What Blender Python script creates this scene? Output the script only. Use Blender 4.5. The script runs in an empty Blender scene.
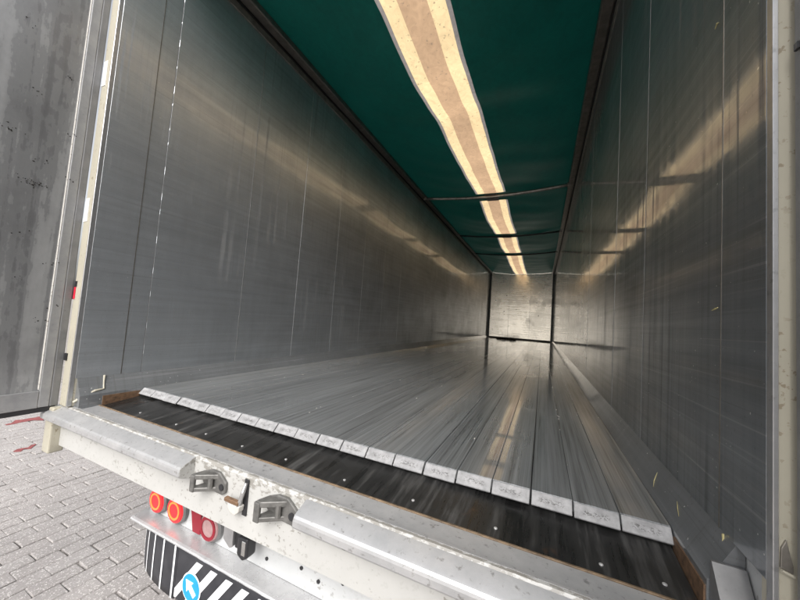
import bpy, bmesh, math, random
from mathutils import Matrix, Vector
from math import radians, sin, cos, pi
random.seed(7)
S = bpy.context.scene
COL = S.collection

# ------------------------------------------------------------------ camera
cd = bpy.data.cameras.new('camera'); cam = bpy.data.objects.new('camera', cd); COL.objects.link(cam)
cd.sensor_fit = 'HORIZONTAL'; cd.sensor_width = 36.0; cd.lens = 316.44 / 800 * 36
cd.clip_start = 0.02; cd.clip_end = 2000
RM = ((0.91011771, 0.03946067, -0.41244166), (0.40823032, 0.0836721, 0.90899506), (0.07041625, -0.99575804, 0.06003292))
cam.matrix_world = Matrix([[r[0], -r[1], -r[2], t] for r, t in zip(RM, (0.8523, 0.0, 0.4844))] + [[0, 0, 0, 1]])
S.camera = cam

# ------------------------------------------------------------------ sky and sun (overcast)
SUN_EL, SUN_AZ = radians(42), radians(165)
world = bpy.data.worlds.new('World'); S.world = world; world.use_nodes = True
wn = world.node_tree; bg = wn.nodes['Background']
sky = wn.nodes.new('ShaderNodeTexSky'); sky.sky_type = 'NISHITA'; sky.sun_disc = False
sky.sun_elevation = SUN_EL; sky.sun_rotation = SUN_AZ; sky.air_density = 1.0; sky.dust_density = 6.0; sky.ozone_density = 1.0
hsv = wn.nodes.new('ShaderNodeHueSaturation'); hsv.inputs['Saturation'].default_value = 0.22
wn.links.new(sky.outputs[0], hsv.inputs['Color']); wn.links.new(hsv.outputs[0], bg.inputs['Color'])
bg.inputs['Strength'].default_value = 0.14
sd = bpy.data.lights.new('sun', 'SUN'); sd.energy = 0.8; sd.angle = radians(40); sd.color = (1.0, 0.97, 0.93)
sun = bpy.data.objects.new('sun', sd); COL.objects.link(sun)
sdir = Vector((cos(SUN_EL) * sin(SUN_AZ), cos(SUN_EL) * cos(SUN_AZ), sin(SUN_EL)))
sun.rotation_euler = sdir.to_track_quat('Z', 'Y').to_euler()
S.view_settings.view_transform = 'Standard'; S.view_settings.look = 'None'
S.view_settings.exposure = 1.0; S.view_settings.gamma = 1.0
S.render.engine = 'CYCLES'
cy = S.cycles
cy.use_denoising = True; cy.max_bounces = 14; cy.glossy_bounces = 10; cy.diffuse_bounces = 8; cy.transmission_bounces = 8
cy.sample_clamp_indirect = 12; cy.caustics_reflective = True; cy.blur_glossy = 0.3

# ------------------------------------------------------------------ material helpers
class NT:
    def __init__(s, name):
        s.m = bpy.data.materials.new(name); s.m.use_nodes = True
        s.t = s.m.node_tree; s.b = s.t.nodes['Principled BSDF']; s.out = s.t.nodes['Material Output']; s._pos = None
    def n(s, typ, **kw):
        nd = s.t.nodes.new(typ)
        for k, v in kw.items(): setattr(nd, k, v)
        return nd
    def l(s, a, b): s.t.links.new(a, b)
    def set(s, sock, v):
        if isinstance(v, (int, float)): sock.default_value = v
        elif isinstance(v, tuple): sock.default_value = v if len(v) == 4 or sock.type == 'VECTOR' else v + (1,)
        else: s.l(v, sock)
    def pos(s):
        if s._pos is None: s._pos = s.n('ShaderNodeNewGeometry').outputs['Position']
        return s._pos
    def objc(s): return s.n('ShaderNodeTexCoord').outputs['Object']
    def map(s, scale=(1, 1, 1), loc=(0, 0, 0), rot=(0, 0, 0), vec=None):
        m = s.n('ShaderNodeMapping'); s.l(vec if vec is not None else s.pos(), m.inputs[0])
        m.inputs['Scale'].default_value = scale; m.inputs['Location'].default_value = loc; m.inputs['Rotation'].default_value = rot
        return m.outputs[0]
    def noise(s, scale, vscale=(1, 1, 1), detail=4, rough=.55, vec=None, loc=(0, 0, 0), rot=(0, 0, 0), dist=0):
        nd = s.n('ShaderNodeTexNoise'); s.l(s.map(vscale, loc, rot, vec), nd.inputs['Vector'])
        nd.inputs['Scale'].default_value = scale; nd.inputs['Detail'].default_value = detail; nd.inputs['Roughness'].default_value = rough
        nd.inputs['Distortion'].default_value = dist
        return nd.outputs['Fac']
    def ramp(s, fac, stops, interp='LINEAR'):
        r = s.n('ShaderNodeValToRGB'); s.l(fac, r.inputs[0]); cr = r.color_ramp; cr.interpolation = interp
        while len(cr.elements) < len(stops): cr.elements.new(.5)
        for e, (p, c) in zip(cr.elements, stops):
            e.position = p; e.color = (c, c, c, 1) if isinstance(c, (int, float)) else c + (1,)
        return r.outputs[0]
    def mix(s, fac, a, b, mode='MIX'):
        m = s.n('ShaderNodeMix', data_type='RGBA', blend_type=mode)
        s.set(m.inputs['Factor'], fac); s.set(m.inputs['A'], a); s.set(m.inputs['B'], b)
        return m.outputs['Result']
    def math(s, op, a, b=0.0, clamp=False):
        m = s.n('ShaderNodeMath', operation=op); m.use_clamp = clamp
        s.set(m.inputs[0], a); s.set(m.inputs[1], b); return m.outputs[0]
    def sep(s, vec):
        x = s.n('ShaderNodeSeparateXYZ'); s.l(vec, x.inputs[0]); return x.outputs
    def bump(s, h, strength=.2, dist=.01, prev=None):
        b = s.n('ShaderNodeBump'); s.l(h, b.inputs['Height']); b.inputs['Strength'].default_value = strength; b.inputs['Distance'].default_value = dist
        if prev is not None: s.l(prev, b.inputs['Normal'])
        return b.outputs[0]
    def fin(s, color=None, rough=None, metal=None, normal=None, **kw):
        b = s.b.inputs
        if color is not None: s.set(b['Base Color'], color)
        if rough is not None: s.set(b['Roughness'], rough)
        if metal is not None: s.set(b['Metallic'], metal)
        if normal is not None: s.l(normal, b['Normal'])
        for k, v in kw.items(): s.set(b[k.replace('_', ' ')], v)
        return s.m

def wall_mat(name, seed, lo=.36, hi=.62, r0=.27, r1=.40, metal=.70, coat=1.0, tint=(.95, 1, 1.05), slope=5, va=.12, pt=.50):
    t = NT(name)
    vs = t.noise(1, (1, 24, .45), 6, .65, loc=(seed, 0, 0))          # vertical drip streaks
    hs = t.noise(1, (1, 1.0, 130), 5, .65, loc=(seed, 3, 0), rot=(radians(slope), 0, 0))   # fine scuffs along the wall
    h2 = t.noise(1, (1, .8, 34), 4, .6, loc=(seed, 8, 0), rot=(radians(slope * 1.6), 0, 0))
    cl = t.noise(1.5, (1, 1, 1.2), 7, .62, loc=(seed, 7, 0), dist=.3)   # clouds of oxidation
    f = t.math('ADD', t.math('MULTIPLY', vs, va), t.math('ADD', t.math('MULTIPLY', cl, .70 - va), t.math('MULTIPLY', h2, .30)))
    col = t.ramp(f, [(.36, (lo * tint[0], lo * tint[1], lo * tint[2])), (.64, (hi * tint[0], hi * tint[1], hi * tint[2]))])
    sc = t.ramp(hs, [(.58, 0.0), (.76, 1.0)])
    col = t.mix(t.math('MULTIPLY', sc, .42), col, (.66, .66, .67))
    dsc = t.ramp(hs, [(.26, 1.0), (.42, 0.0)])
    col = t.mix(t.math('MULTIPLY', dsc, .35), col, (lo * .45, lo * .45, lo * .46))
    dr = t.noise(1, (1, 46, .55), 4, .6, loc=(seed, 17, 4))          # drips that dull the shine
    patch = t.ramp(t.noise(1.1, (1, .9, 1.0), 4, .6, loc=(seed, 23, 1)), [(pt, .0), (pt + .12, 1.0)])
    dm = t.math('MULTIPLY', t.ramp(dr, [(.54, 0.0), (.66, 1.0)]), patch)
    col = t.mix(t.math('MULTIPLY', dm, .45), col, (lo * .5, lo * .48, lo * .45))
    sp = t.noise(95, (1, 1, 1), 1, .4, loc=(seed, 0, 9))
    col = t.mix(t.ramp(sp, [(.76, 0.0), (.79, .8)]), col, (.85, .85, .85))
    sp2 = t.ramp(t.noise(150, (1, 1, .6), 2, .5, loc=(seed, 2, 9)), [(.66, 0.0), (.72, .35)])
    col = t.mix(sp2, col, (lo * .5, lo * .5, lo * .5))
    ro = t.math('ADD', t.ramp(f, [(.36, r1), (.64, r0)]), t.math('MULTIPLY', sc, .08))
    ro = t.math('ADD', ro, t.math('MULTIPLY', dm, .25))
    bp = t.bump(vs, .05, .002)
    bp = t.bump(hs, .03, .0006, bp)
    wav = t.noise(1, (1, 2.6, .8), 2, .5, loc=(seed, 0, 2))
    bp = t.bump(wav, .05, .006, bp)
    cw = t.math('MULTIPLY', t.math('SUBTRACT', 1.0, t.math('MULTIPLY', dm, .85)), coat)
    return t.fin(col, ro, metal, bp, Coat_Weight=cw, Coat_Roughness=t.ramp(vs, [(.4, .05), (.62, .11)]), Coat_IOR=1.48)

def floor_mat(name):
    t = NT(name)
    rnd = t.n('ShaderNodeObjectInfo').outputs['Random']
    st = t.noise(1, (60, .8, 1), 6, .65)
    st2 = t.noise(1, (190, 2.0, 1), 3, .6, loc=(3, 0, 0))
    wet = t.noise(1, (2.0, .5, 1), 4, .6, loc=(0, 4, 0), dist=.4)
    f = t.math('ADD', t.math('MULTIPLY', st, .6), t.math('MULTIPLY', st2, .4))
    f = t.math('ADD', f, t.math('MULTIPLY', t.math('SUBTRACT', rnd, .5), .06))
    col = t.ramp(f, [(.36, (.08, .084, .088)), (.46, (.18, .19, .197)), (.66, (.31, .325, .335))])
    ro = t.math('ADD', t.ramp(wet, [(.40, .22), (.62, .34)]), t.math('MULTIPLY', st2, .08))
    bp = t.bump(f, .012, .0006)
    return t.fin(col, ro, .3, bp, Coat_Weight=1.0, Coat_Roughness=t.ramp(wet, [(.40, .035), (.66, .11)]), Coat_IOR=1.42)

def alu_mat(name, c=.6, r=.35, speck=.5, metal=.9, seed=0.0, spcol=(.06, .055, .05)):
    t = NT(name)
    a = t.noise(9, (1, 1, 1), 6, .65, loc=(seed, 0, 0))
    b = t.noise(60, (1, 1, 1), 4, .6, loc=(seed, 5, 0))
    col = t.ramp(a, [(.3, (c * .72, c * .73, c * .75)), (.7, (c, c, c * 1.01))])
    col = t.mix(t.math('MULTIPLY', t.ramp(b, [(.60, 0.0), (.70, 1.0)]), speck), col, spcol)
    return t.fin(col, t.ramp(a, [(.3, r + .12), (.7, r)]), metal, t.bump(b, .12, .002))

def paint_mat(name, c, r=.42, dirt=.6, dirtc=(.10, .085, .06), top=None, seed=0.0):
    t = NT(name)
    a = t.noise(4, (1, 1, 1), 6, .65, loc=(seed, 0, 0))
    b = t.noise(70, (1, 1, 1), 3, .6, loc=(seed, 5, 0))
    dens = t.noise(7, (1, 1, 1), 3, .6, loc=(seed, 1, 3))
    col = t.mix(t.ramp(a, [(.35, .0), (.75, .5)]), c, tuple(v * .72 for v in c))
    sp = t.math('MULTIPLY', t.ramp(b, [(.60, 0.0), (.64, 1.0)]), t.ramp(dens, [(.45, .15), (.62, 1.0)]))
    if top is not None:          # paint chipped and soiled along the upper edge
        z = t.sep(t.pos())[2]
        mr = t.n('ShaderNodeMapRange'); t.l(z, mr.inputs[0]); mr.inputs[1].default_value = top[0]; mr.inputs[2].default_value = top[1]
        chip = t.noise(55, (.6, 1, 1), 5, .7, loc=(seed, 9, 0))
        cm = t.ramp(t.math('ADD', chip, t.math('MULTIPLY', mr.outputs[0], .20)), [(.66, 0.0), (.70, 1.0)])
        sp = t.math('MAXIMUM', sp, cm)
    col = t.mix(t.math('MULTIPLY', sp, dirt), col, dirtc)
    return t.fin(col, r, 0.0, t.bump(b, .08, .001))

def plain(name, c, r=.5, metal=0.0, nz=.25, scale=14, bump=.15, **kw):
    t = NT(name)
    a = t.noise(scale, (1, 1, 1), 5, .6)
    col = t.mix(t.ramp(a, [(.3, 0.0), (.7, 1.0)]), tuple(v * (1 - nz) for v in c), tuple(min(1, v * (1 + nz)) for v in c))
    return t.fin(col, r, metal, t.bump(a, bump, .002), **kw)

M = {}
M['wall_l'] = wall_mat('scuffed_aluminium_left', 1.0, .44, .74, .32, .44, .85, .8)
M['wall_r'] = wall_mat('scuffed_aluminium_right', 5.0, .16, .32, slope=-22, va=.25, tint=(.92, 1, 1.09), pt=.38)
M['front'] = wall_mat('front_wall_aluminium', 31.0, .60, .86, .20, .33, 1.0, 0.0, (1.0, .93, .81), va=.35)
M['floor'] = floor_mat('wet_plank_aluminium')
M['skirt'] = wall_mat('skirt_aluminium', 13.0, .15, .25, .3, .42, .4)
M['weld'] = alu_mat('weld_bead', .28, .5, .3, .3)
M['rail'] = plain('brown_grey_rail', (.20, .185, .165), .38, .7, .25, 20)
M['rail2'] = plain('pale_rail', (.30, .28, .25), .42, .7, .3, 25)
M['blackgap'] = plain('black_rubber', (.012, .012, .012), .6)
M['darkpost'] = plain('dark_green_corner_post', (.015, .022, .02), .5)
M['alu'] = alu_mat('worn_aluminium', .66, .30, .25)
M['step'] = alu_mat('step_aluminium', .50, .36, .5, .45, seed=3.0)
M['ledge'] = alu_mat('pale_ledge', .58, .22, .2, .45, seed=21.0)
M['buffer'] = alu_mat('worn_buffer_profile', .56, .30, .7, .55, seed=11.0, spcol=(.20, .19, .18))
M['cream'] = paint_mat('cream_paint', (.42, .395, .32), .45, .75, (.20, .16, .10), seed=2.0)
M['white'] = paint_mat('off_white_paint', (.44, .438, .425), .38, .55, top=(-.15, -.055), seed=4.0)
M['panelwhite'] = paint_mat('pale_panel_paint', (.46, .47, .475), .35, .5, seed=6.0)
M['bracket'] = plain('cast_steel', (.18, .177, .17), .5, .6, .3, 40)
M['brown'] = plain('rusty_brown_edge', (.13, .075, .042), .7, 0, .5, 60)
M['wood'] = plain('tan_edge_strip', (.15, .105, .065), .6, 0, .5, 40)
M['seal'] = paint_mat('white_sealant', (.50, .485, .455), .6, .85, seed=8.0)
M['rubber'] = plain('matt_rubber', (.03, .03, .032), .55)
M['black'] = plain('black_plastic', (.018, .018, .02), .4)
M['tape_w'] = plain('white_reflective_tape', (.85, .85, .85), .3)
M['tape_r'] = plain('red_reflective_tape', (.65, .02, .05), .3)
M['bolt'] = plain('pale_bolt_head', (.62, .62, .62), .4, .6)
M['chrome'] = plain('chrome', (.7, .7, .68), .12, 1.0, .1)
M['straw'] = plain('straw', (.42, .37, .18), .7)
M['mud'] = plain('mud', (.02, .017, .014), .9)
M['redpaint'] = plain('red_ground_paint', (.22, .06, .06), .8, 0, .3, 30)
M['blue'] = plain('blue_sign', (.01, .27, .72), .4, 0, .08)
M['signwhite'] = plain('sign_white', (.8, .82, .84), .4, 0, .05)
M['lens_red'] = plain('red_lens', (.22, .008, .02), .15, 0, .1)
M['ringdark'] = plain('lamp_housing', (.12, .12, .12), .4)

def door_mat():
    t = NT('stained_door_panel')
    w = t.noise(1, (1, 15, .4), 5, .55, dist=.5)
    g = t.noise(26, (1, 1, .5), 5, .65)
    c = t.noise(3, (1, 1, 1), 5, .6)
    f = t.math('ADD', t.math('MULTIPLY', w, .7), t.math('MULTIPLY', g, .3))
    col = t.ramp(f, [(.36, (.25, .252, .257)), (.455, (.30, .303, .31)), (.475, (.36, .365, .37)), (.54, (.34, .345, .35)), (.56, (.43, .435, .44)), (.70, (.50, .505, .51))])
    col = t.mix(t.math('MULTIPLY', t.ramp(c, [(.5, 0.0), (.7, 1.0)]), .35), col, (.16, .16, .165))
    return t.fin(col, t.ramp(w, [(.3, .30), (.7, .46)]), .7, t.bump(g, .1, .002))
M['door'] = door_mat()
M['doorframe'] = alu_mat('door_frame_aluminium', .42, .42, .15, .6, 2.0)
M['doorframe2'] = alu_mat('door_edge_aluminium', .24, .48, .15, .55, 4.0)

def ramp_mat():
    t = NT('wet_black_ramp')
    s1 = t.noise(1, (24, 2.0, 1), 6, .7, rot=(0, 0, radians(-8)))
    s2 = t.noise(3, (1, 1, 1), 4, .6)
    f = t.math('ADD', t.math('MULTIPLY', s1, .65), t.math('MULTIPLY', s2, .35))
    col = t.ramp(f, [(.38, (.009, .009, .009)), (.52, (.024, .024, .024)), (.70, (.105, .104, .102))])
    rst = t.math('MULTIPLY', t.ramp(t.noise(5, (1, 1, 1), 4, .7, loc=(2.2, 0, 0)), [(.64, 0.0), (.74, 1.0)]), .4)
    col = t.mix(rst, col, (.13, .065, .03))
    return t.fin(col, t.ramp(f, [(.4, .22), (.62, .5)]), .15, t.bump(f, .15, .003))
M['ramp'] = ramp_mat()

def cap_mat():
    t = NT('stamped_end_cap')
    p = t.objc(); x, y, z = t.sep(p)
    rnd = t.n('ShaderNodeObjectInfo').outputs['Random']
    off = t.n('ShaderNodeCombineXYZ'); t.l(t.math('MULTIPLY', rnd, 31), off.inputs[0])
    vv = t.n('ShaderNodeVectorMath', operation='ADD'); t.l(p, vv.inputs[0]); t.l(off.outputs[0], vv.inputs[1])
    n1 = t.noise(85, (1, 1.4, 1.4), 3, .6, vec=vv.outputs[0], dist=.8)
    iso = t.math('ABSOLUTE', t.math('SUBTRACT', n1, .5))
    lines = t.ramp(iso, [(.014, 1.0), (.045, 0.0)])
    mx = t.ramp(t.math('ABSOLUTE', x), [(.028, 1.0), (.036, 0.0)])
    my = t.ramp(t.math('ABSOLUTE', y), [(.0055, 1.0), (.0085, 0.0)])
    fac = t.math('MULTIPLY', t.math('MULTIPLY', lines, mx), my)
    g = t.noise(40, (1, 1, 1), 5, .6)
    col = t.ramp(g, [(.35, (.21, .21, .215)), (.65, (.32, .32, .325))])
    col = t.mix(t.math('MULTIPLY', fac, .9), col, (.06, .058, .055))
    return t.fin(col, .5, .1, t.bump(fac, -.6, .0015))
M['cap'] = cap_mat()

def tarp_mat(name, c, tr, mixf, rough=.45, wr=1.0, spots=0.0):
    t = NT(name)
    a = t.noise(2.2, (1, .8, 1), 5, .6, dist=.5)
    w = t.noise(16, (1, .8, 1), 5, .65, dist=1.2)
    w2 = t.noise(1, (4, 34, 1), 4, .6, dist=.8)
    k = t.math('ADD', t.math('MULTIPLY', a, .4), t.math('MULTIPLY', w, .6))
    col = t.mix(t.ramp(k, [(.35, 0.0), (.65, 1.0)]), tuple(v * .72 for v in c), c)
    trc = t.mix(t.ramp(k, [(.35, 0.0), (.65, 1.0)]), tuple(v * (.72 if spots else .6) for v in tr), tr)
    if spots:
        sp = t.ramp(t.noise(34, (1, 1, 1), 3, .6), [(.62, 0.0), (.70, spots)])
        trc = t.mix(sp, trc, (.22, .17, .12)); col = t.mix(sp, col, (.22, .18, .14))
    bp = t.bump(w, .14 * wr, .004); bp = t.bump(w2, .06 * wr, .004, bp)
    t.fin(col, rough, 0.0, bp)
    tl = t.n('ShaderNodeBsdfTranslucent'); t.set(tl.inputs['Color'], trc); t.l(bp, tl.inputs['Normal'])
    mx = t.n('ShaderNodeMixShader'); mx.inputs[0].default_value = mixf
    t.l(t.b.outputs[0], mx.inputs[1]); t.l(tl.outputs[0], mx.inputs[2]); t.l(mx.outputs[0], t.out.inputs['Surface'])
    return t.m
M['tarp'] = tarp_mat('green_tarpaulin', (.007, .140, .110), (.001, .028, .022), .22, .42)
M['sky_cream'] = tarp_mat('cream_skylight_sheet', (.64, .55, .37), (.82, .62, .35), .72, .5, .6, .75)
M['sky_tan'] = tarp_mat('tan_skylight_belt', (.42, .32, .23), (.58, .385, .235), .62, .5, 1.6, .7)
M['sky_grey'] = tarp_mat('grey_skylight_hem', (.42, .40, .40), (.30, .27, .25), .5, .5)

def paver_mat(name='concrete_paver'):
    t = NT(name)
    rnd = t.n('ShaderNodeObjectInfo').outputs['Random']
    a = t.noise(3, (1, 1, 1), 5, .6)
    b = t.noise(110, (1, 1, 1), 3, .7)
    d = t.noise(60, (1, 1, 1), 4, .65, loc=(4, 0, 0))
    base = t.mix(t.ramp(a, [(.3, 0.0), (.7, 1.0)]), (.245, .229, .222), (.33, .312, .303))
    base = t.mix(t.math('MULTIPLY', rnd, .3), base, (.29, .265, .255))
    base = t.mix(t.ramp(d, [(.5, 0.0), (.7, .55)]), base, (.22, .20, .19))
    base = t.mix(t.ramp(b, [(.565, 0.0), (.63, .65)]), base, (.72, .69, .67))
    return t.fin(base, .85, 0, t.bump(d, .5, .004))
M['paver'] = paver_mat()

def ground_mat():
    t = NT('paved_yard')
    br = t.n('ShaderNodeTexBrick'); t.l(t.map((1, 1, 1), (0, 0, 0), (0, 0, radians(90))), br.inputs['Vector'])
    br.inputs['Scale'].default_value = 1; br.inputs['Brick Width'].default_value = .22; br.inputs['Row Height'].default_value = .11
    br.inputs['Mortar Size'].default_value = .006
    br.inputs['Color1'].default_value = (.30, .28, .26, 1); br.inputs['Color2'].default_value = (.24, .22, .205, 1); br.inputs['Mortar'].default_value = (.12, .105, .09, 1)
    b = t.noise(120, (1, 1, 1), 3, .6)
    col = t.mix(t.ramp(b, [(.55, 0.0), (.68, .5)]), br.outputs['Color'], (.5, .48, .45))
    return t.fin(col, .9, 0)
M['ground'] = ground_mat()
M['sand'] = plain('joint_sand', (.15, .13, .11), .95, 0, .4, 40)

def stripe_mat():
    t = NT('black_marker_board'); a = t.noise(20, (1, 1, 1), 4, .6)
    return t.fin(t.ramp(a, [(.3, (.016, .017, .022)), (.7, (.035, .036, .042))]), .45, 0)
M['board'] = stripe_mat()

def emis(name, c, e, base):
    t = NT(name)
    return t.fin(base, .2, 0, None, Emission_Color=c, Emission_Strength=e)
M['glow'] = emis('lit_red_lens', (1.0, .02, .025), .28, (.5, .02, .025))
M['glow2'] = emis('lit_amber_ring', (1.0, .11, .02), .45, (.7, .2, .05))
M['lens_white'] = plain('clear_lens', (.32, .20, .20), .2, 0, .15, 60)

# ------------------------------------------------------------------ mesh helpers
WL = {}
def link(name, me, mat, parent=None, loc=(0, 0, 0), smooth=False):
    o = bpy.data.objects.new(name, me); COL.objects.link(o)
    if mat is not None and not me.materials: me.materials.append(M[mat])
    if parent is not None:
        o.parent = parent; o.location = Vector(loc) - WL[parent.name]
    else: o.location = loc
    WL[o.name] = Vector(loc)
    if smooth:
        for p in me.polygons: p.use_smooth = True
    return o
class MB:
    def __init__(s): s.bm = bmesh.new()
    def box(s, x0, x1, y0, y1, z0, z1, bev=0, seg=2):
        vs = [s.bm.verts.new((x, y, z)) for x in (x0, x1) for y in (y0, y1) for z in (z0, z1)]
        f = [(0, 1, 3, 2), (4, 6, 7, 5), (0, 4, 5, 1), (2, 3, 7, 6), (0, 2, 6, 4), (1, 5, 7, 3)]
        fs = [s.bm.faces.new([vs[i] for i in q]) for q in f]
        if bev: 
            es = list({e for q in fs for e in q.edges}); bmesh.ops.bevel(s.bm, geom=es, offset=bev, segments=seg, profile=.5, affect='EDGES')
        return s
    def prism(s, pts, axis, a, b, bev=0):
        """pts: 2-D outline in the other two axes (cyclic order), extruded along axis from a to b"""
        def mk(u, v, w): return {0: (w, u, v), 1: (u, w, v), 2: (u, v, w)}[axis]
        n = len(pts)
        A = [s.bm.verts.new(mk(u, v, a)) for u, v in pts]; B = [s.bm.verts.new(mk(u, v, b)) for u, v in pts]
        fs = [s.bm.faces.new(A), s.bm.faces.new(B[::-1])]
        for i in range(n): fs.append(s.bm.faces.new((A[i], B[i], B[(i + 1) % n], A[(i + 1) % n])))
        if bev:
            es = list({e for q in fs for e in q.edges}); bmesh.ops.bevel(s.bm, geom=es, offset=bev, segments=2, profile=.5, affect='EDGES')
        return s
    def tube(s, path, r, n=10, cap=True, sx=1, sz=1):
        rings = []; P = [Vector(p) for p in path]
        for i, p in enumerate(P):
            d = (P[min(i + 1, len(P) - 1)] - P[max(i - 1, 0)]).normalized()
            up = Vector((0, 0, 1)) if abs(d.z) < .9 else Vector((1, 0, 0))
            u = d.cross(up).normalized(); v = u.cross(d)
            rr = r[i] if isinstance(r, (list, tuple)) else r
            rings.append([s.bm.verts.new(p + (u * cos(2 * pi * k / n) * sx + v * sin(2 * pi * k / n) * sz) * rr) for k in range(n)])
        for a, b in zip(rings, rings[1:]):
            for k in range(n): s.bm.faces.new((a[k], a[(k + 1) % n], b[(k + 1) % n], b[k]))
        if cap: s.bm.faces.new(rings[0]); s.bm.faces.new(rings[-1][::-1])
        return s
    def disc(s, c, prof, axis=1, n=24):
        """lathe: prof = [(radius, offset along axis)], closed at ends"""
        c = Vector(c); rings = []
        for r, h in prof:
            ring = []
            for k in range(n):
                a = 2 * pi * k / n; u, v = r * cos(a), r * sin(a)
                ring.append(s.bm.verts.new(c + Vector({0: (h, u, v), 1: (u, h, v), 2: (u, v, h)}[axis])))
            rings.append(ring)
        for a, b in zip(rings, rings[1:]):
            for k in range(n): s.bm.faces.new((a[k], a[(k + 1) % n], b[(k + 1) % n], b[k]))
        s.bm.faces.new(rings[0]); s.bm.faces.new(rings[-1][::-1])
        return s
    def ann(s, c, r0, r1, h0, h1, axis=1, n=28):
        c = Vector(c); R = []
        for r, h in ((r0, h0), (r1, h0), (r1, h1), (r0, h1)):
            R.append([s.bm.verts.new(c + Vector({0: (h, r * cos(2 * pi * k / n), r * sin(2 * pi * k / n)), 1: (r * cos(2 * pi * k / n), h, r * sin(2 * pi * k / n)), 2: (r * cos(2 * pi * k / n), r * sin(2 * pi * k / n), h)}[axis])) for k in range(n)])
        for i in range(4):
            a, b = R[i], R[(i + 1) % 4]
            for k in range(n): s.bm.faces.new((a[k], a[(k + 1) % n], b[(k + 1) % n], b[k]))
        return s
    def grid(s, fn, us, vs, thick=None):
        V = [[s.bm.verts.new(fn(u, v)) for v in vs] for u in us]
        for i in range(len(us) - 1):
            for j in range(len(vs) - 1): s.bm.faces.new((V[i][j], V[i + 1][j], V[i + 1][j + 1], V[i][j + 1]))
        return s
    def mesh(s, name):
        bmesh.ops.recalc_face_normals(s.bm, faces=s.bm.faces[:])
        co = [v.co for v in s.bm.verts]
        lo = Vector((min(c[i] for c in co) for i in range(3))); hi = Vector((max(c[i] for c in co) for i in range(3)))
        c = (lo + hi) / 2
        bmesh.ops.translate(s.bm, verts=s.bm.verts[:], vec=-c)
        me = bpy.data.meshes.new(name); s.bm.to_mesh(me); s.bm.free()
        return me, c
    def build(s, name, mat, parent=None, smooth=False):
        me, c = s.mesh(name); return link(name, me, mat, parent, c, smooth)
def empty(name, loc, label=None, cat=None, parent=None):
    o = bpy.data.objects.new(name, None); COL.objects.link(o); o.empty_display_size = .1
    if parent is not None: o.parent = parent; o.location = Vector(loc) - WL[parent.name]
    else: o.location = loc
    WL[o.name] = Vector(loc)
    if label: o['label'] = label
    if cat: o['category'] = cat
    return o
def tag(o, label=None, cat=None, group=None, kind=None):
    if label: o['label'] = label
    if cat: o['category'] = cat
    if group: o['group'] = group
    if kind: o['kind'] = kind
    return o

GZ = -1.15
W = 1.22; H = 2.668; L = 13.6; PE = 1.176      # half width, height, length, outer edge of the planks

# ------------------------------------------------------------------ ground and paving
g = MB().box(-220, 220, -220, 220, GZ - .4, GZ - .014).build('ground', 'ground'); tag(g, kind='structure')
PITCH, PL, GAP = .11, .22, .005
variants = []
for k in range(5):
    m = MB(); m.box(-PITCH / 2 + GAP / 2, PITCH / 2 - GAP / 2, -PL / 2 + GAP / 2, PL / 2 - GAP / 2, -.05, 0, .005, 1)
    for v in m.bm.verts: v.co += Vector((random.uniform(-.0022, .0022), random.uniform(-.0022, .0022), random.uniform(-.0012, .0012)))
    bmesh.ops.recalc_face_normals(m.bm, faces=m.bm.faces[:])
    me = bpy.data.meshes.new('paver'); m.bm.to_mesh(me); m.bm.free(); me.materials.append(M['paver']); variants.append(me)
spots = []
for i in range(-66, 5):
    x = i * PITCH
    for j in range(-4, 22):
        y = j * PL + (PL / 2 if i % 2 else 0)
        spots.append((x, y))
def cproj(p):
    d = Vector(p) - cam.matrix_world.translation
    c = [sum(RM[r][k] * d[r] for r in range(3)) for k in range(3)]
    return (400 + 316.44 * c[0] / c[2], 300 + 316.44 * c[1] / c[2], c[2]) if c[2] > .05 else None
def inview(x, y):
    q = cproj((x, y, GZ))
    return q is not None and -12 < q[0] < 165 and 400 < q[1] < 615 and (q[0] < 60 or q[1] > 440 + (q[0] - 60) * .5)
vis = sorted([s_ for s_ in spots if inview(*s_)], key=lambda s_: (s_[0] - .85) ** 2 + s_[1] ** 2)[:300]
vset = set(vis)
for x, y in vis:
    o = bpy.data.objects.new('paver', random.choice(variants)); COL.objects.link(o); o.parent = g
    o.location = Vector((x + random.uniform(-.002, .002), y + random.uniform(-.004, .004), GZ + random.uniform(-.003, .002))) - g.location
    o.rotation_euler = (random.uniform(-.012, .012), random.uniform(-.02, .02), random.uniform(-.012, .012))
rest = MB()
for x, y in spots:
    if (x, y) in vset: continue
    dz = random.uniform(-.003, .002)
    rest.box(x - PITCH / 2 + GAP / 2, x + PITCH / 2 - GAP / 2, y - PL / 2 + GAP / 2, y + PL / 2 - GAP / 2, GZ - .04, GZ + dz)
tag(rest.build('paver_field', 'paver', g), kind='stuff')
def streak(xc, y0, y1, n, w0, w1, seed):
    rr_ = random.Random(seed); left, right = [], []
    for i in range(n + 1):
        y = y0 + (y1 - y0) * i / n; w = rr_.uniform(w0, w1) * (.3 if i in (0, n) else 1); x = xc + rr_.uniform(-.05, .05)
        left.append((x - w, y)); right.append((x + w * rr_.uniform(.5, 1.1), y))
    return MB().prism(left + right[::-1], 2, GZ + .003, GZ + .005).build('red_paint_streak', 'redpaint')
tag(streak(-5.12, 1.68, 2.2, 9, .03, .11, 2), 'large dark red paint blotch on the paving below the open door', 'paint mark')
tag(streak(-4.05, 1.46, 1.64, 5, .02, .05, 5), 'small faint red paint smear on the paving beside the sill end', 'paint mark')

# ------------------------------------------------------------------ trailer
T = empty('semi_trailer', (0, .78, GZ), 'empty moving floor semi-trailer with grey aluminium walls, green roof sheet and open rear doors', 'trailer')

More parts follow.
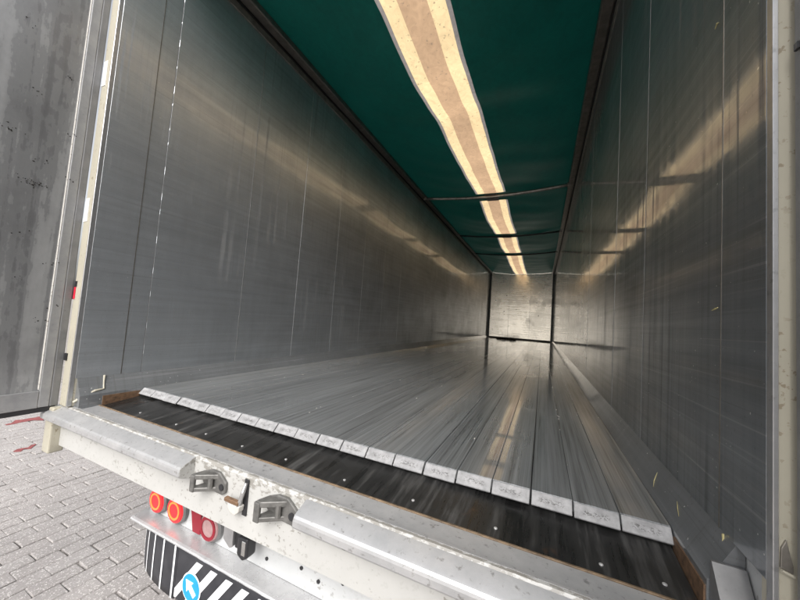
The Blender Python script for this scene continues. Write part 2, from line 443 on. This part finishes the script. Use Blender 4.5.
# --- floor planks
plank_me = None
for i in range(21):
    x0 = -PE + i * .112
    g0 = .0006 if i % 3 else .002
    xa, xb = x0 + g0, x0 + .112 - .0006
    xc = (xa + xb) / 2; hw = (xb - xa) / 2
    dy = random.uniform(-.003, .003)
    m = MB(); m.box(-hw, hw, 1.078 + dy, L - .02, -.03, 0, .0015, 1)
    me, c = m.mesh('floor_plank'); pl = link('floor_plank', me, 'floor', T, c + Vector((xc, 0, random.uniform(-.0008, .0008))))
    # bevelled end cap: flat local plate, tilted
    m = MB(); m.box(-hw + .0014, hw - .0014, -.0195, .0195, -.004, .004, .0014, 1)
    me, c = m.mesh('end_cap'); ec = link('end_cap', me, 'cap', pl, (xc, 1.0635 + dy, -.0165))
    ec.rotation_euler = (radians(47), 0, 0)
sub = MB().box(-PE, PE, 1.09, L, -.12, -.034).build('sub_floor', 'blackgap', T)

# --- side walls built from vertical panels
SL = [.79, .977, 1.07] + [1.675 + .571 * k for k in range(0, 21)] + [L]
SR = [.79, .951] + [1.56 + .571 * k for k in range(0, 21)] + [L]
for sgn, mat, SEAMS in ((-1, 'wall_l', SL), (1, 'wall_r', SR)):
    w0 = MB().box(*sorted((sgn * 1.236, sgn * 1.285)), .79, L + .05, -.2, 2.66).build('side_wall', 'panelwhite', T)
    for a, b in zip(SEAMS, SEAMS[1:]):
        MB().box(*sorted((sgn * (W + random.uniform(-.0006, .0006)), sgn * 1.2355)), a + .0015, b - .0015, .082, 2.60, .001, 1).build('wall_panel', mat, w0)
    for k, s_ in enumerate(SEAMS[1:-1]):
        if k == 0: MB().box(*sorted((sgn * (W - .0012), sgn * 1.23)), s_ - .0014, s_ + .0014, .082, 2.6).build('dark_joint', 'rail', w0)
        else:
            m = MB(); z = .082
            while z < 2.58:                                            # weld bead of uneven thickness, broken in places
                dash = k == 1 and sgn < 0; dz = random.uniform(.05, .16) if dash else 3
                z1 = min(z + dz, 2.59); r = .0006 if dash else ((.0010 if sgn < 0 else .0007) if k < 3 else .0004)
                m.box(*sorted((sgn * (W - r), sgn * (W + .004))), s_ - r, s_ + r, z, z1); z = z1 + (random.uniform(.01, .06) if dash else 0)
            bead = m.build('weld_bead', 'weld', w0)
            if dash: bead['kind'] = 'stuff'
    # top rails: wall rail, black slot, tube carrying the roof sheet
    MB().box(*sorted((sgn * 1.212, sgn * 1.27)), .79, L, 2.601, 2.655, .004).build('wall_rail', 'rail2', T)
    MB().box(*sorted((sgn * 1.206, sgn * 1.26)), .80, L, 2.655, 2.680).build('rail_slot', 'blackgap', T)
    MB().box(*sorted((sgn * 1.125, sgn * 1.207)), .80, L, 2.668, 2.735, .012).build('roof_rail', 'rail', T)
    # sloping skirt between wall and planks
    ya = .885 if sgn > 0 else .80
    m = MB(); m.prism([(sgn * W, .083), (sgn * PE, .001), (sgn * PE, -.075), (sgn * (W + .014), -.075), (sgn * (W + .014), .083)], 1, ya, L)
    for v in m.bm.verts:
        if v.co.y < ya + .001 and v.co.z > -.01 and abs(v.co.x) > PE + .01: v.co.y -= .0
    sk = m.build('side_skirt', 'skirt', T)
    MB().box(*sorted((sgn * (PE - .003), sgn * (PE + .004))), .89, 1.055, -.066, -.012).build('rusty_edge', 'brown', sk)
    # folded end plate between skirt and rear post
    if sgn > 0: MB().prism([(.805, -.055), (.882, -.055), (.882, .045), (.876, .045)], 0, PE + .004, W + .012).build('skirt_end_plate', 'doorframe2', sk)
    if sgn < 0:
        MB().tube([(-1.205, .790, -.03), (-1.192, .825, .0), (-1.184, .86, .018), (-1.186, .895, .022), (-1.20, .898, .05), (-1.217, .905, .084)], [.007, .007, .006, .004, .003, .005], 6).build('sealant_bead', 'cream', sk)
    else:
        MB().tube([(1.216, .925, .082), (1.213, .912, .055), (1.205, .905, .03)], .0022, 6).build('sealant_bead', 'straw', sk)
# wider dark corner posts at the front and the front wall
fw = MB().box(-W - .05, W + .05, L, L + .06, -.1, 2.74).build('front_wall', 'front', T)
for x in (-1.185, 1.185): MB().box(x - .033, x + .033, L - .05, L - .0005, 0.001, 2.66, .006).build('corner_post', 'darkpost', T)
MB().box(-1.15, 1.15, L - .05, L - .001, .001, .05, .01).build('floor_joint_strip', 'mud', T)
for x in (-.42, .38): MB().box(x - .003, x + .003, L - .004, L + .001, .06, 2.6).build('panel_joint', 'rail', fw)
for x, z in [(-.95, 1.55), (-.52, 1.76), (.12, 1.74), (.62, 1.5), (-.6, 1.1), (-.13, 1.2), (.7, 1.0)]:
    MB().disc((x, L - .004, z), [(.016, -.004), (.022, .004)], 1, 12).build('rivet', 'rail', fw)

# --- roof sheet with translucent strip
ZC = [(.9, 2.60), (1.7, 2.54), (2.3, 2.492), (2.65, 2.51), (3.05, 2.565), (3.6, 2.55), (4.1, 2.56), (5.1, 2.625), (5.4, 2.63), (6.35, 2.55), (7.5, 2.615), (7.8, 2.62), (8.7, 2.57), (9.6, 2.63), (9.9, 2.61), (11.2, 2.56), (12.4, 2.57), (13.58, 2.64)]
def zc(y):
    for (a, za), (b, zb) in zip(ZC, ZC[1:]):
        if y <= b:
            t = (y - a) / (b - a); t = max(0, t); t = t * t * (3 - 2 * t); return za + (zb - za) * t
    return ZC[-1][1]
def roof(x, y):
    k = min(1, abs(x) / 1.13); e = 2.715
    rip = .006 * sin(y * 5.1 + x * 3) * (1 - k) + .004 * sin(y * 13 + 2 * sin(x * 5))
    return (x, y, zc(y) + (e - zc(y)) * k ** 2.2 + rip * (1 - k ** 4))
def ys(a, b, st=.09):
    n = max(2, int((b - a) / st)); return [a + (b - a) * i / n for i in range(n + 1)]
def xs(a, b, n): return [a + (b - a) * i / n for i in range(n + 1)]
Y0, Y1 = .85, L - .01
BOW = [5.2, 7.68, 9.72]
CUT = [(Y0, 5.14), (5.46, 7.52), (7.86, 9.56), (9.86, Y1 - .06)]
rs = MB()
rs.grid(roof, xs(-1.13, -.235, 12), ys(Y0, Y1)); rs.grid(roof, xs(.235, 1.13, 12), ys(Y0, Y1))
for (a, b), (c, d) in zip(CUT, CUT[1:]): rs.grid(roof, xs(-.235, .235, 8), ys(b, c))
rs.grid(roof, xs(-.235, .235, 8), ys(Y1 - .06, Y1))
roofo = rs.build('roof_sheet', 'tarp', T, True)
for a, b in CUT:
    sk = MB().grid(roof, xs(-.095, .095, 6), ys(a, b, .06)).build('skylight_belt', 'sky_tan', roofo, True)
    for x0, x1, mt, nm in ((-.205, -.095, 'sky_cream', 'skylight_strip'), (.095, .205, 'sky_cream', 'skylight_strip'), (-.235, -.205, 'sky_grey', 'skylight_hem'), (.205, .235, 'sky_grey', 'skylight_hem')):
        MB().grid(roof, xs(x0, x1, 4), ys(a, b, .06)).build(nm, mt, roofo, True)
for b, a in ((5.14, 5.46), (7.52, 7.86)):
    MB().grid(lambda x, y: (x, y, roof(x, y)[2] - .012), xs(-.1, .1, 4), ys(a - .32, a)).build('belt_patch', 'sky_grey', roofo, True)
for k, y in enumerate(BOW):
    pts = [(x, y, 2.615 + .075 * abs(x / 1.15) ** 1.6 - .022) for x in xs(-1.16, 1.16, 12)]
    MB().tube(pts, (.024 if k == 0 else .020), 10).build('roof_bow', 'rail2' if k == 0 else 'blackgap', T, True)
    for x in (-1.14, 1.14): MB().box(x - .03, x + .03, y - .03, y + .03, 2.64, 2.70, .006).build('bow_bracket', 'rail', T)
MB().tube([(-1.16, .86, 2.66), (0, .86, 2.60), (1.16, .86, 2.66)], .03, 10).build('roof_bow', 'rail', T, True)

# --- rear ramp and sill
MB().prism([(1.075, -.040), (.886, -.060), (.886, -.09), (1.075, -.09)], 0, -PE + .005, PE - .005).build('rear_ramp', 'ramp', T)
E2 = T.children[-1]
for x in [-.9, -.62, -.42, -.2, .02, .28, .52, .76, 1.0, 1.12]:
    y = .925 + random.uniform(-.006, .006); z = -.060 + (y - .886) * (.02 / .189)
    MB().disc((x, y, z), [(.0048, 0), (.0048, .0018), (.003, .003)], 2, 10).build('bolt', 'bolt', E2)
MB().box(-1.21, 1.21, .878, .885, -.09, -.0555, .001, 1).build('edge_strip', 'wood', T)
SX = 1.335
# sill beam: profile in (y,z)
MB().prism([(.8765, -.058), (.812, -.062), (.805, -.055), (.797, -.055), (.797, -.09), (.8765, -.09)], 0, -SX + .03, SX).build('sill_step', 'step', T)
fa = MB().prism([(.7965, -.056), (.787, -.056), (.78, -.064), (.78, -.242), (.79, -.242), (.7965, -.23)], 0, -1.266, SX).build('sill_fascia', 'white', T)
MB().box(-SX, -1.267, .7445, .80, -.275, -.06, .006).build('sill_end_block', 'cream', T)
MB().box(-SX - .006, -SX - .0005, .75, .80, -.28, -.21).build('rubber_stop', 'black', T)
def wedge(x0, x1):
    P_ = [(.7795, -.059), (.738, -.0765), (.732, -.080), (.7275, -.086), (.7255, -.093), (.7255, -.108), (.728, -.113), (.733, -.1165), (.7795, -.135)]
    m = MB(); m.prism(P_, 0, x0, x1)
    o = m.build('buffer_profile', 'buffer', T, True); o.data.set_sharp_from_angle(angle=radians(14))
    return o
wl = wedge(-SX - .002, -.262); wr = wedge(.245, SX)
MB().prism([(.7795, -.060), (.738, -.0775), (.7275, -.087), (.7265, -.108), (.733, -.1155), (.7795, -.134)], 0, -.2618, -.2595).build('end_plate', 'white', wl)
for x in (-.9, -.55): pass
# cast lock keepers
def keeper(x, s=1.0):
    e = empty('lock_keeper', (x, .78, -.11), parent=T)
    Y = .7795; z0 = -.112
    pl = MB().prism([(x - .075 * s, z0 + .028 * s), (x - .02 * s, z0 + .05 * s), (x + .03 * s, z0 + .05 * s), (x + .078 * s, z0 + .015 * s), (x + .080 * s, z0 - .025 * s), (x + .06 * s, z0 - .04 * s), (x - .05 * s, z0 - .035 * s), (x - .075 * s, z0 - .01 * s)], 1, Y - .010, Y, .003).build('base_plate', 'bracket', e)
    # two ribs and the outer claw
    MB().prism([(x - .058 * s, Y - .008), (x - .075 * s, Y - .062 * s), (x - .052 * s, Y - .066 * s), (x + .03 * s, Y - .008)], 2, z0 + .018 * s, z0 + .040 * s, .003).build('upper_rib', 'bracket', e)
    MB().prism([(x - .058 * s, Y - .008), (x - .075 * s, Y - .062 * s), (x - .052 * s, Y - .066 * s), (x + .022 * s, Y - .008)], 2, z0 - .034 * s, z0 - .016 * s, .003).build('lower_rib', 'bracket', e)
    MB().box(x - .079 * s, x - .052 * s, Y - .070 * s, Y - .056 * s, z0 - .036 * s, z0 + .036 * s, .003).build('claw', 'bracket', e)
    MB().tube([(x + .0 * s, Y - .02, z0 + .026 * s), (x + .0 * s, Y - .02, z0 - .018 * s)], .011 * s, 8).build('pivot', 'bracket', e)
    MB().disc((x + .055 * s, Y - .010, z0 - .005), [(.014 * s, 0.001), (.014 * s, -.0035), (.008 * s, -.0042)], 1, 12).build('bolt', 'black', e)
keeper(-.143, .76); keeper(.160, .80)
# hook latch between the keepers
lt = empty('hook_latch', (.0, .78, -.12), parent=T)
MB().box(-.006, .014, .775, .7798, -.180, -.066, .002, 1).build('slot', 'black', lt)
MB().tube([(.008, .772, -.075), (.006, .764, -.10), (.0, .760, -.13), (-.004, .758, -.150)], [.004, .006, .006, .005], 8, sx=1.3).build('strap', 'alu', lt)
MB().box(-.062, .002, .750, .764, -.140, -.128, .002, 1).build('rusty_pin', 'brown', lt)
MB().prism([(-.045, -.142), (.006, -.142), (.004, -.160), (-.012, -.172), (-.034, -.168), (-.045, -.155)], 1, .752, .7745, .003).build('catch_cup', 'seal', lt)

# --- lamp panel, ledge and marker board below the sill
YB = .88
lp = MB().box(-.66, SX, YB, YB + .02, -.408, -.20).build('lamp_panel', 'panelwhite', T)
for x, z in [(.10, -.285), (.17, -.345), (.24, -.36), (.33, -.33), (.45, -.35), (.02, -.37)]:
    MB().disc((x, YB - .001, z), [(.006, .002), (.006, -.003), (.003, -.004)], 1, 10).build('bolt', 'black', lp)
lg = MB().prism([(YB + .02, -.409), (.830, -.411), (.823, -.411), (.816, -.414), (.813, -.419), (.816, -.425), (.823, -.427), (.830, -.416), (YB + .02, -.414)], 0, -.675, SX).build('ledge', 'ledge', T)
def lamp(x, z, r, lit):
    e = empty('tail_light', (x, YB, z), parent=T)
    MB().disc((x, YB, z), [(r, 0), (r, -.014), (r * .9, -.02)], 1, 32).build('housing', 'ringdark', e)
    if lit:
        MB().disc((x, YB - .020, z), [(r * .86, .0), (r * .82, -.005), (r * .74, -.0065)], 1, 32).build('lens', 'glow', e)
        MB().ann((x, YB - .020, z), r * .48, r * .62, -.0055, -.0085).build('ring', 'glow2', e)
    else:
        MB().disc((x, YB - .020, z), [(r * .86, .0), (r * .82, -.005), (r * .74, -.0065)], 1, 32).build('lens', 'lens_white', e)
        MB().ann((x, YB - .020, z), r * .55, r * .76, -.0055, -.009).build('ring', 'lens_red', e)
lamp(-.588, -.345, .054, True); lamp(-.462, -.345, .056, True); lamp(-.256, -.346, .056, False)
MB().prism([(-.385, -.300), (-.318, -.300), (-.318, -.398), (-.360, -.398)], 1, YB - .012, YB).build('reflector', 'lens_red', T)
bx = empty('plate_lamp', (-.07, .82, -.26), parent=T)
MB().prism([(-.108, -.245), (-.062, -.245), (-.062, -.315), (-.075, -.322), (-.108, -.300)], 1, .80, .84, .003).build('body', 'alu', bx)
MB().box(-.061, -.035, .81, .85, -.32, -.245, .003).build('side', 'black', bx)
b2 = empty('plate_lamp', (0, .82, -.26), parent=T)
MB().prism([(-.035, -.268), (.012, -.262), (.012, -.325), (-.008, -.338), (-.035, -.325)], 1, .795, .835, .007).build('body', 'black', b2)
MB().box(-.012, .004, .7935, .796, -.318, -.274, .001, 1).build('chrome_strip', 'chrome', b2)
# marker board with diagonal white bars and a rounded black end
YF = .828
bd = MB().box(-.372, SX, YF, YF + .02, -.62, -.428, .002, 1).build('marker_board', 'board', T)
x = -.47
while x < 1.25:
    z0, z1, sl, wd = -.612, -.452, .13, .034
    pts = [(x, z0), (x + wd, z0), (x + wd + sl, z1), (x + sl, z1)]
    # clip left edge against the board
    if x < -.368:
        k = (-.368 - x) / sl; k2 = (-.368 - x - wd) / sl
        zz = z0 + (z1 - z0) * max(0, k); zb = z0 + (z1 - z0) * max(0, k2)
        pts = [(-.368, zz), (max(-.368, x + wd), zb), (x + wd + sl, z1), (x + sl, z1)] if k2 > 0 else [(-.368, zz), (-.368, z0), (x + wd, z0), (x + wd + sl, z1), (x + sl, z1)]
        if x + sl < -.368 or (k2 > 0): pts = None
    if pts: MB().prism(pts, 1, YF - .0016, YF + .001).build('white_bar', 'signwhite', bd)
    x += .078
def endp(t, z, off=0.0):
    a = t * pi / 2; bulge = .012 * (1 - ((z + .52) / .1) ** 2)
    return (-.372 - (.315 + bulge * t + off) * sin(a), YF + .085 * (1 - cos(a)) - off * cos(a), z)
re_ = MB(); us = xs(0, 1, 14); vs = xs(-.625, -.428, 6)
re_.grid(lambda u, v: endp(u, v), us, vs); re_.grid(lambda u, v: endp(u, v, -.018), us, vs)
for vv in (vs[0], vs[-1]):
    re_.grid(lambda u, v, vv=vv: endp(u, vv, v), us, [0, -.018])
re_.grid(lambda u, v: endp(1, v, u), [0, -.018], vs)
bmesh.ops.remove_doubles(re_.bm, verts=re_.bm.verts[:], dist=1e-5)
bend = re_.build('rounded_end', 'board', bd, True)
for k in range(6):
    u0 = .02 + k * .155
    m = MB(); m.grid(lambda u, v: endp(u, v, .0018), [u0, u0 + .010, u0 + .020], vs); m.build('white_line', 'signwhite', bd)
sg = MB().disc((-.275, YF - .0018, -.545), [(.052, 0), (.052, -.0015)], 1, 36).build('arrow_sign', 'signwhite', T)
MB().disc((-.275, YF - .0034, -.545), [(.047, 0), (.047, -.0012)], 1, 36).build('blue_disc', 'blue', sg)
def arrow():
    pts = [(-.036, 0), (-.004, .026), (-.004, .010), (.032, .010), (.032, -.010), (-.004, -.010), (-.004, -.026)]
    a = radians(-38); P2 = [(-.275 + px * cos(a) - pz * sin(a), -.545 + px * sin(a) + pz * cos(a)) for px, pz in pts]
    MB().prism(P2, 1, YF - .0060, YF - .0047).build('arrow', 'signwhite', sg)
arrow()

# --- rear posts
for sgn in (-1, 1):
    xo = 1.30 if sgn < 0 else 1.33
    p = MB().box(*sorted((sgn * 1.2215, sgn * xo)), .775, .81, -.054, 2.75, .003, 1).build('rear_post', 'cream', T)
    MB().box(*sorted((sgn * (W - .001), sgn * 1.2265)), .772, .79, -.05, 2.7, .001, 1).build('post_edge', 'alu', p)
    if sgn < 0:
        for z0, z1 in ((1.585, 1.72), (.865, .985)):
            MB().box(-1.2965, -1.262, .7725, .7747, z0, z1).build('reflective_tape', 'tape_w', p)
        MB().box(-1.299, -1.284, .7725, .7747, .47, .53).build('reflective_tape', 'tape_r', p)
        MB().box(-1.299, -1.278, .7725, .7747, .531, .56).build('hinge_mark', 'black', p)
        MB().box(-1.300, -1.278, .770, .7747, .165, .20).build('hinge_mark', 'black', p)
    else:
        MB().prism([(1.2275, .118), (1.243, .113), (1.243, .125), (1.2345, .165), (1.2285, .150)], 1, .771, .7747, .001).build('fold_patch', 'rail2', p)
        MB().tube([(1.228, .770, .115), (1.2435, .770, .110)], .0025, 6).build('weld_line', 'cream', p)

# --- open rear doors
def door(sgn, xf, yh, y0=-.55):
    d = empty('rear_door', (sgn * xf, yh, -.055), parent=T)
    fx = lambda a, b: sorted((sgn * a, sgn * b))
    zb, zt = -.055, 2.72
    MB().box(*fx(xf + .012, xf + .045), y0, yh - .03, zb + .02, zt, .001, 1).build('door_panel', 'door', d)
    MB().box(*fx(xf, xf + .05), yh - .0315, yh, zb, zt, .004).build('edge_stile', 'doorframe2', d)
    MB().box(*fx(xf + .001, xf + .045), yh - .070, yh - .032, zb + .001, zt, .003).build('frame_stile', 'doorframe', d)
    MB().box(*fx(xf + .004, xf + .02), yh - .0742, yh - .0705, zb + .085, zt, .001, 1).build('sealant_line', 'seal', d)
    MB().box(*fx(xf + .001, xf + .045), y0, yh - .0705, zb, zb + .080, .003).build('bottom_rail', 'doorframe', d)
    MB().box(*fx(xf + .004, xf + .05), y0, yh - .01, zb - .022, zb - .0005).build('rubber_seal', 'black', d)
    return d
dl = door(-1, 1.302, .772)
dr = door(1, 1.2405, .762)
for z in (.03, 1.0): MB().box(1.235, 1.240, .742, .752, z, z + .014, .001, 1).build('hinge_clip', 'black', dr)
# mud splashes on the left door
md = MB(); 
for px, py, n, sp in [(.50, 1.20, 14, .02), (.565, .995, 16, .016), (.605, .99, 22, .014), (.66, 1.55, 6, .01), (.62, 1.10, 7, .02), (.70, 1.28, 5, .01), (.58, 1.42, 6, .02), (.68, .62, 6, .02), (.60, .55, 5, .03), (.66, .36, 5, .02), (.73, .42, 4, .02), (.52, 1.72, 5, .03), (.72, 1.05, 5, .02), (.55, .75, 5, .03)]:
    for _ in range(n):
        y = px + random.gauss(0, sp); z = py + random.gauss(0, sp * .55); r = random.uniform(.0008, .0034)
        xx = -1.3145 if y < .695 else -1.3035
        v = [md.bm.verts.new((xx + (.0012 if k % 2 else 0) + .001, y + r * cos(k * 1.05) * random.uniform(.6, 1.5), z + r * sin(k * 1.05) * random.uniform(.6, 1.3))) for k in range(6)]
        c = md.bm.verts.new((xx + .002 + r * .5, y, z))
        for k in range(6): md.bm.faces.new((v[k], v[(k + 1) % 6], c))
tag(md.build('mud_splatter', 'mud', dl), kind='stuff')

# --- running gear under the body (keeps the trailer on the ground)
for x in (-.45, .45): MB().prism([(1.2, -.14), (1.2, -.42), (9.0, -.42), (13.2, -.30), (13.2, -.14)], 0, x - .06, x + .06).build('chassis_beam', 'black', T)
for y in (2.9, 4.2, 5.5):
    MB().tube([(-1.0, y, GZ + .5), (1.0, y, GZ + .5)], .06, 10).build('axle', 'black', T)
    for s_ in (-1, 1):
        wh = MB().disc((s_ * 1.05, y, GZ + .5), [(.30, -.18), (.46, -.18), (.50, -.14), (.50, .14), (.46, .18), (.30, .18)], 0, 40).build('wheel', 'rubber', T)
        MB().disc((s_ * 1.05 + s_ * .15, y, GZ + .5), [(.29, -.03), (.29, .04), (.12, .02), (.10, .06)], 0, 28).build('rim', 'alu', wh)
MB().box(-.35, -.22, .86, 1.3, -.62, -.42, .01).build('board_support', 'black', T)
MB().box(.42, .55, .86, 1.3, -.62, -.42, .01).build('board_support', 'black', T)
for s_ in (-1, 1):
    MB().box(s_ * .75 - .06, s_ * .75 + .06, 10.5, 10.65, GZ + .02, -.15, .01).build('landing_leg', 'rail', T)

# ------------------------------------------------------------------ loose bits
def straw(pts, r, label):
    o = MB().tube(pts, [r * .5] + [r] * (len(pts) - 2) + [r * .4], 5).build('straw', 'straw'); tag(o, label, 'straw', 'straw bits in the trailer'); return o
straw([(1.2165, .958, .562), (1.2165, .968, .560), (1.2165, .985, .557)], .0022, 'yellow straw blade stuck to the right wall beside a vertical joint')
straw([(1.205, 1.30, .055), (1.192, 1.28, .035), (1.185, 1.26, .022)], .0010, 'pale straw bit on the right floor skirt, farther from the doors')
straw([(1.20, 1.12, .050), (1.195, 1.10, .040), (1.19, 1.075, .031)], .0010, 'yellowish straw bit on the right floor skirt, nearer the doors')
straw([(1.2165, .985, 1.262), (1.2165, .975, 1.268), (1.2165, .966, 1.262)], .002, 'tiny straw hook high on the right wall near the post')
m = MB()
rr = random.Random(3)
lump = [(-.62 + .5 * i / 9, rr.uniform(-.06, .06), rr.uniform(.05, .11)) for i in range(10)]
for lx, ly, lr in lump: m.disc((lx, 12.6 + ly, .001), [(lr * 1.3, 0), (lr * 1.1, lr * .4), (lr * .5, lr * .8)], 2, 8)
tag(m.build('debris_lump', 'mud'), 'dark lump of leftover debris on the floor by the front wall', 'debris')
m = MB()
for _ in range(170):
    i = rr.choice([0, 0, 1, 2, 3, 5, 9, 12, 16, 19, 20, 21]); x = -PE + i * .112 + rr.gauss(0, .006)
    y = 1.1 + abs(rr.gauss(0, 2.6)); r = rr.uniform(.0005, .0019)
    if abs(x) > PE - .006 or y > 12: continue
    m.box(x - r * rr.uniform(.5, 2), x + r, y - r, y + r * rr.uniform(.5, 4), .0005, .0012 + r)
tag(m.build('grain_specks', 'seal'), 'pale grain specks scattered along the plank joints', 'debris', kind='stuff')
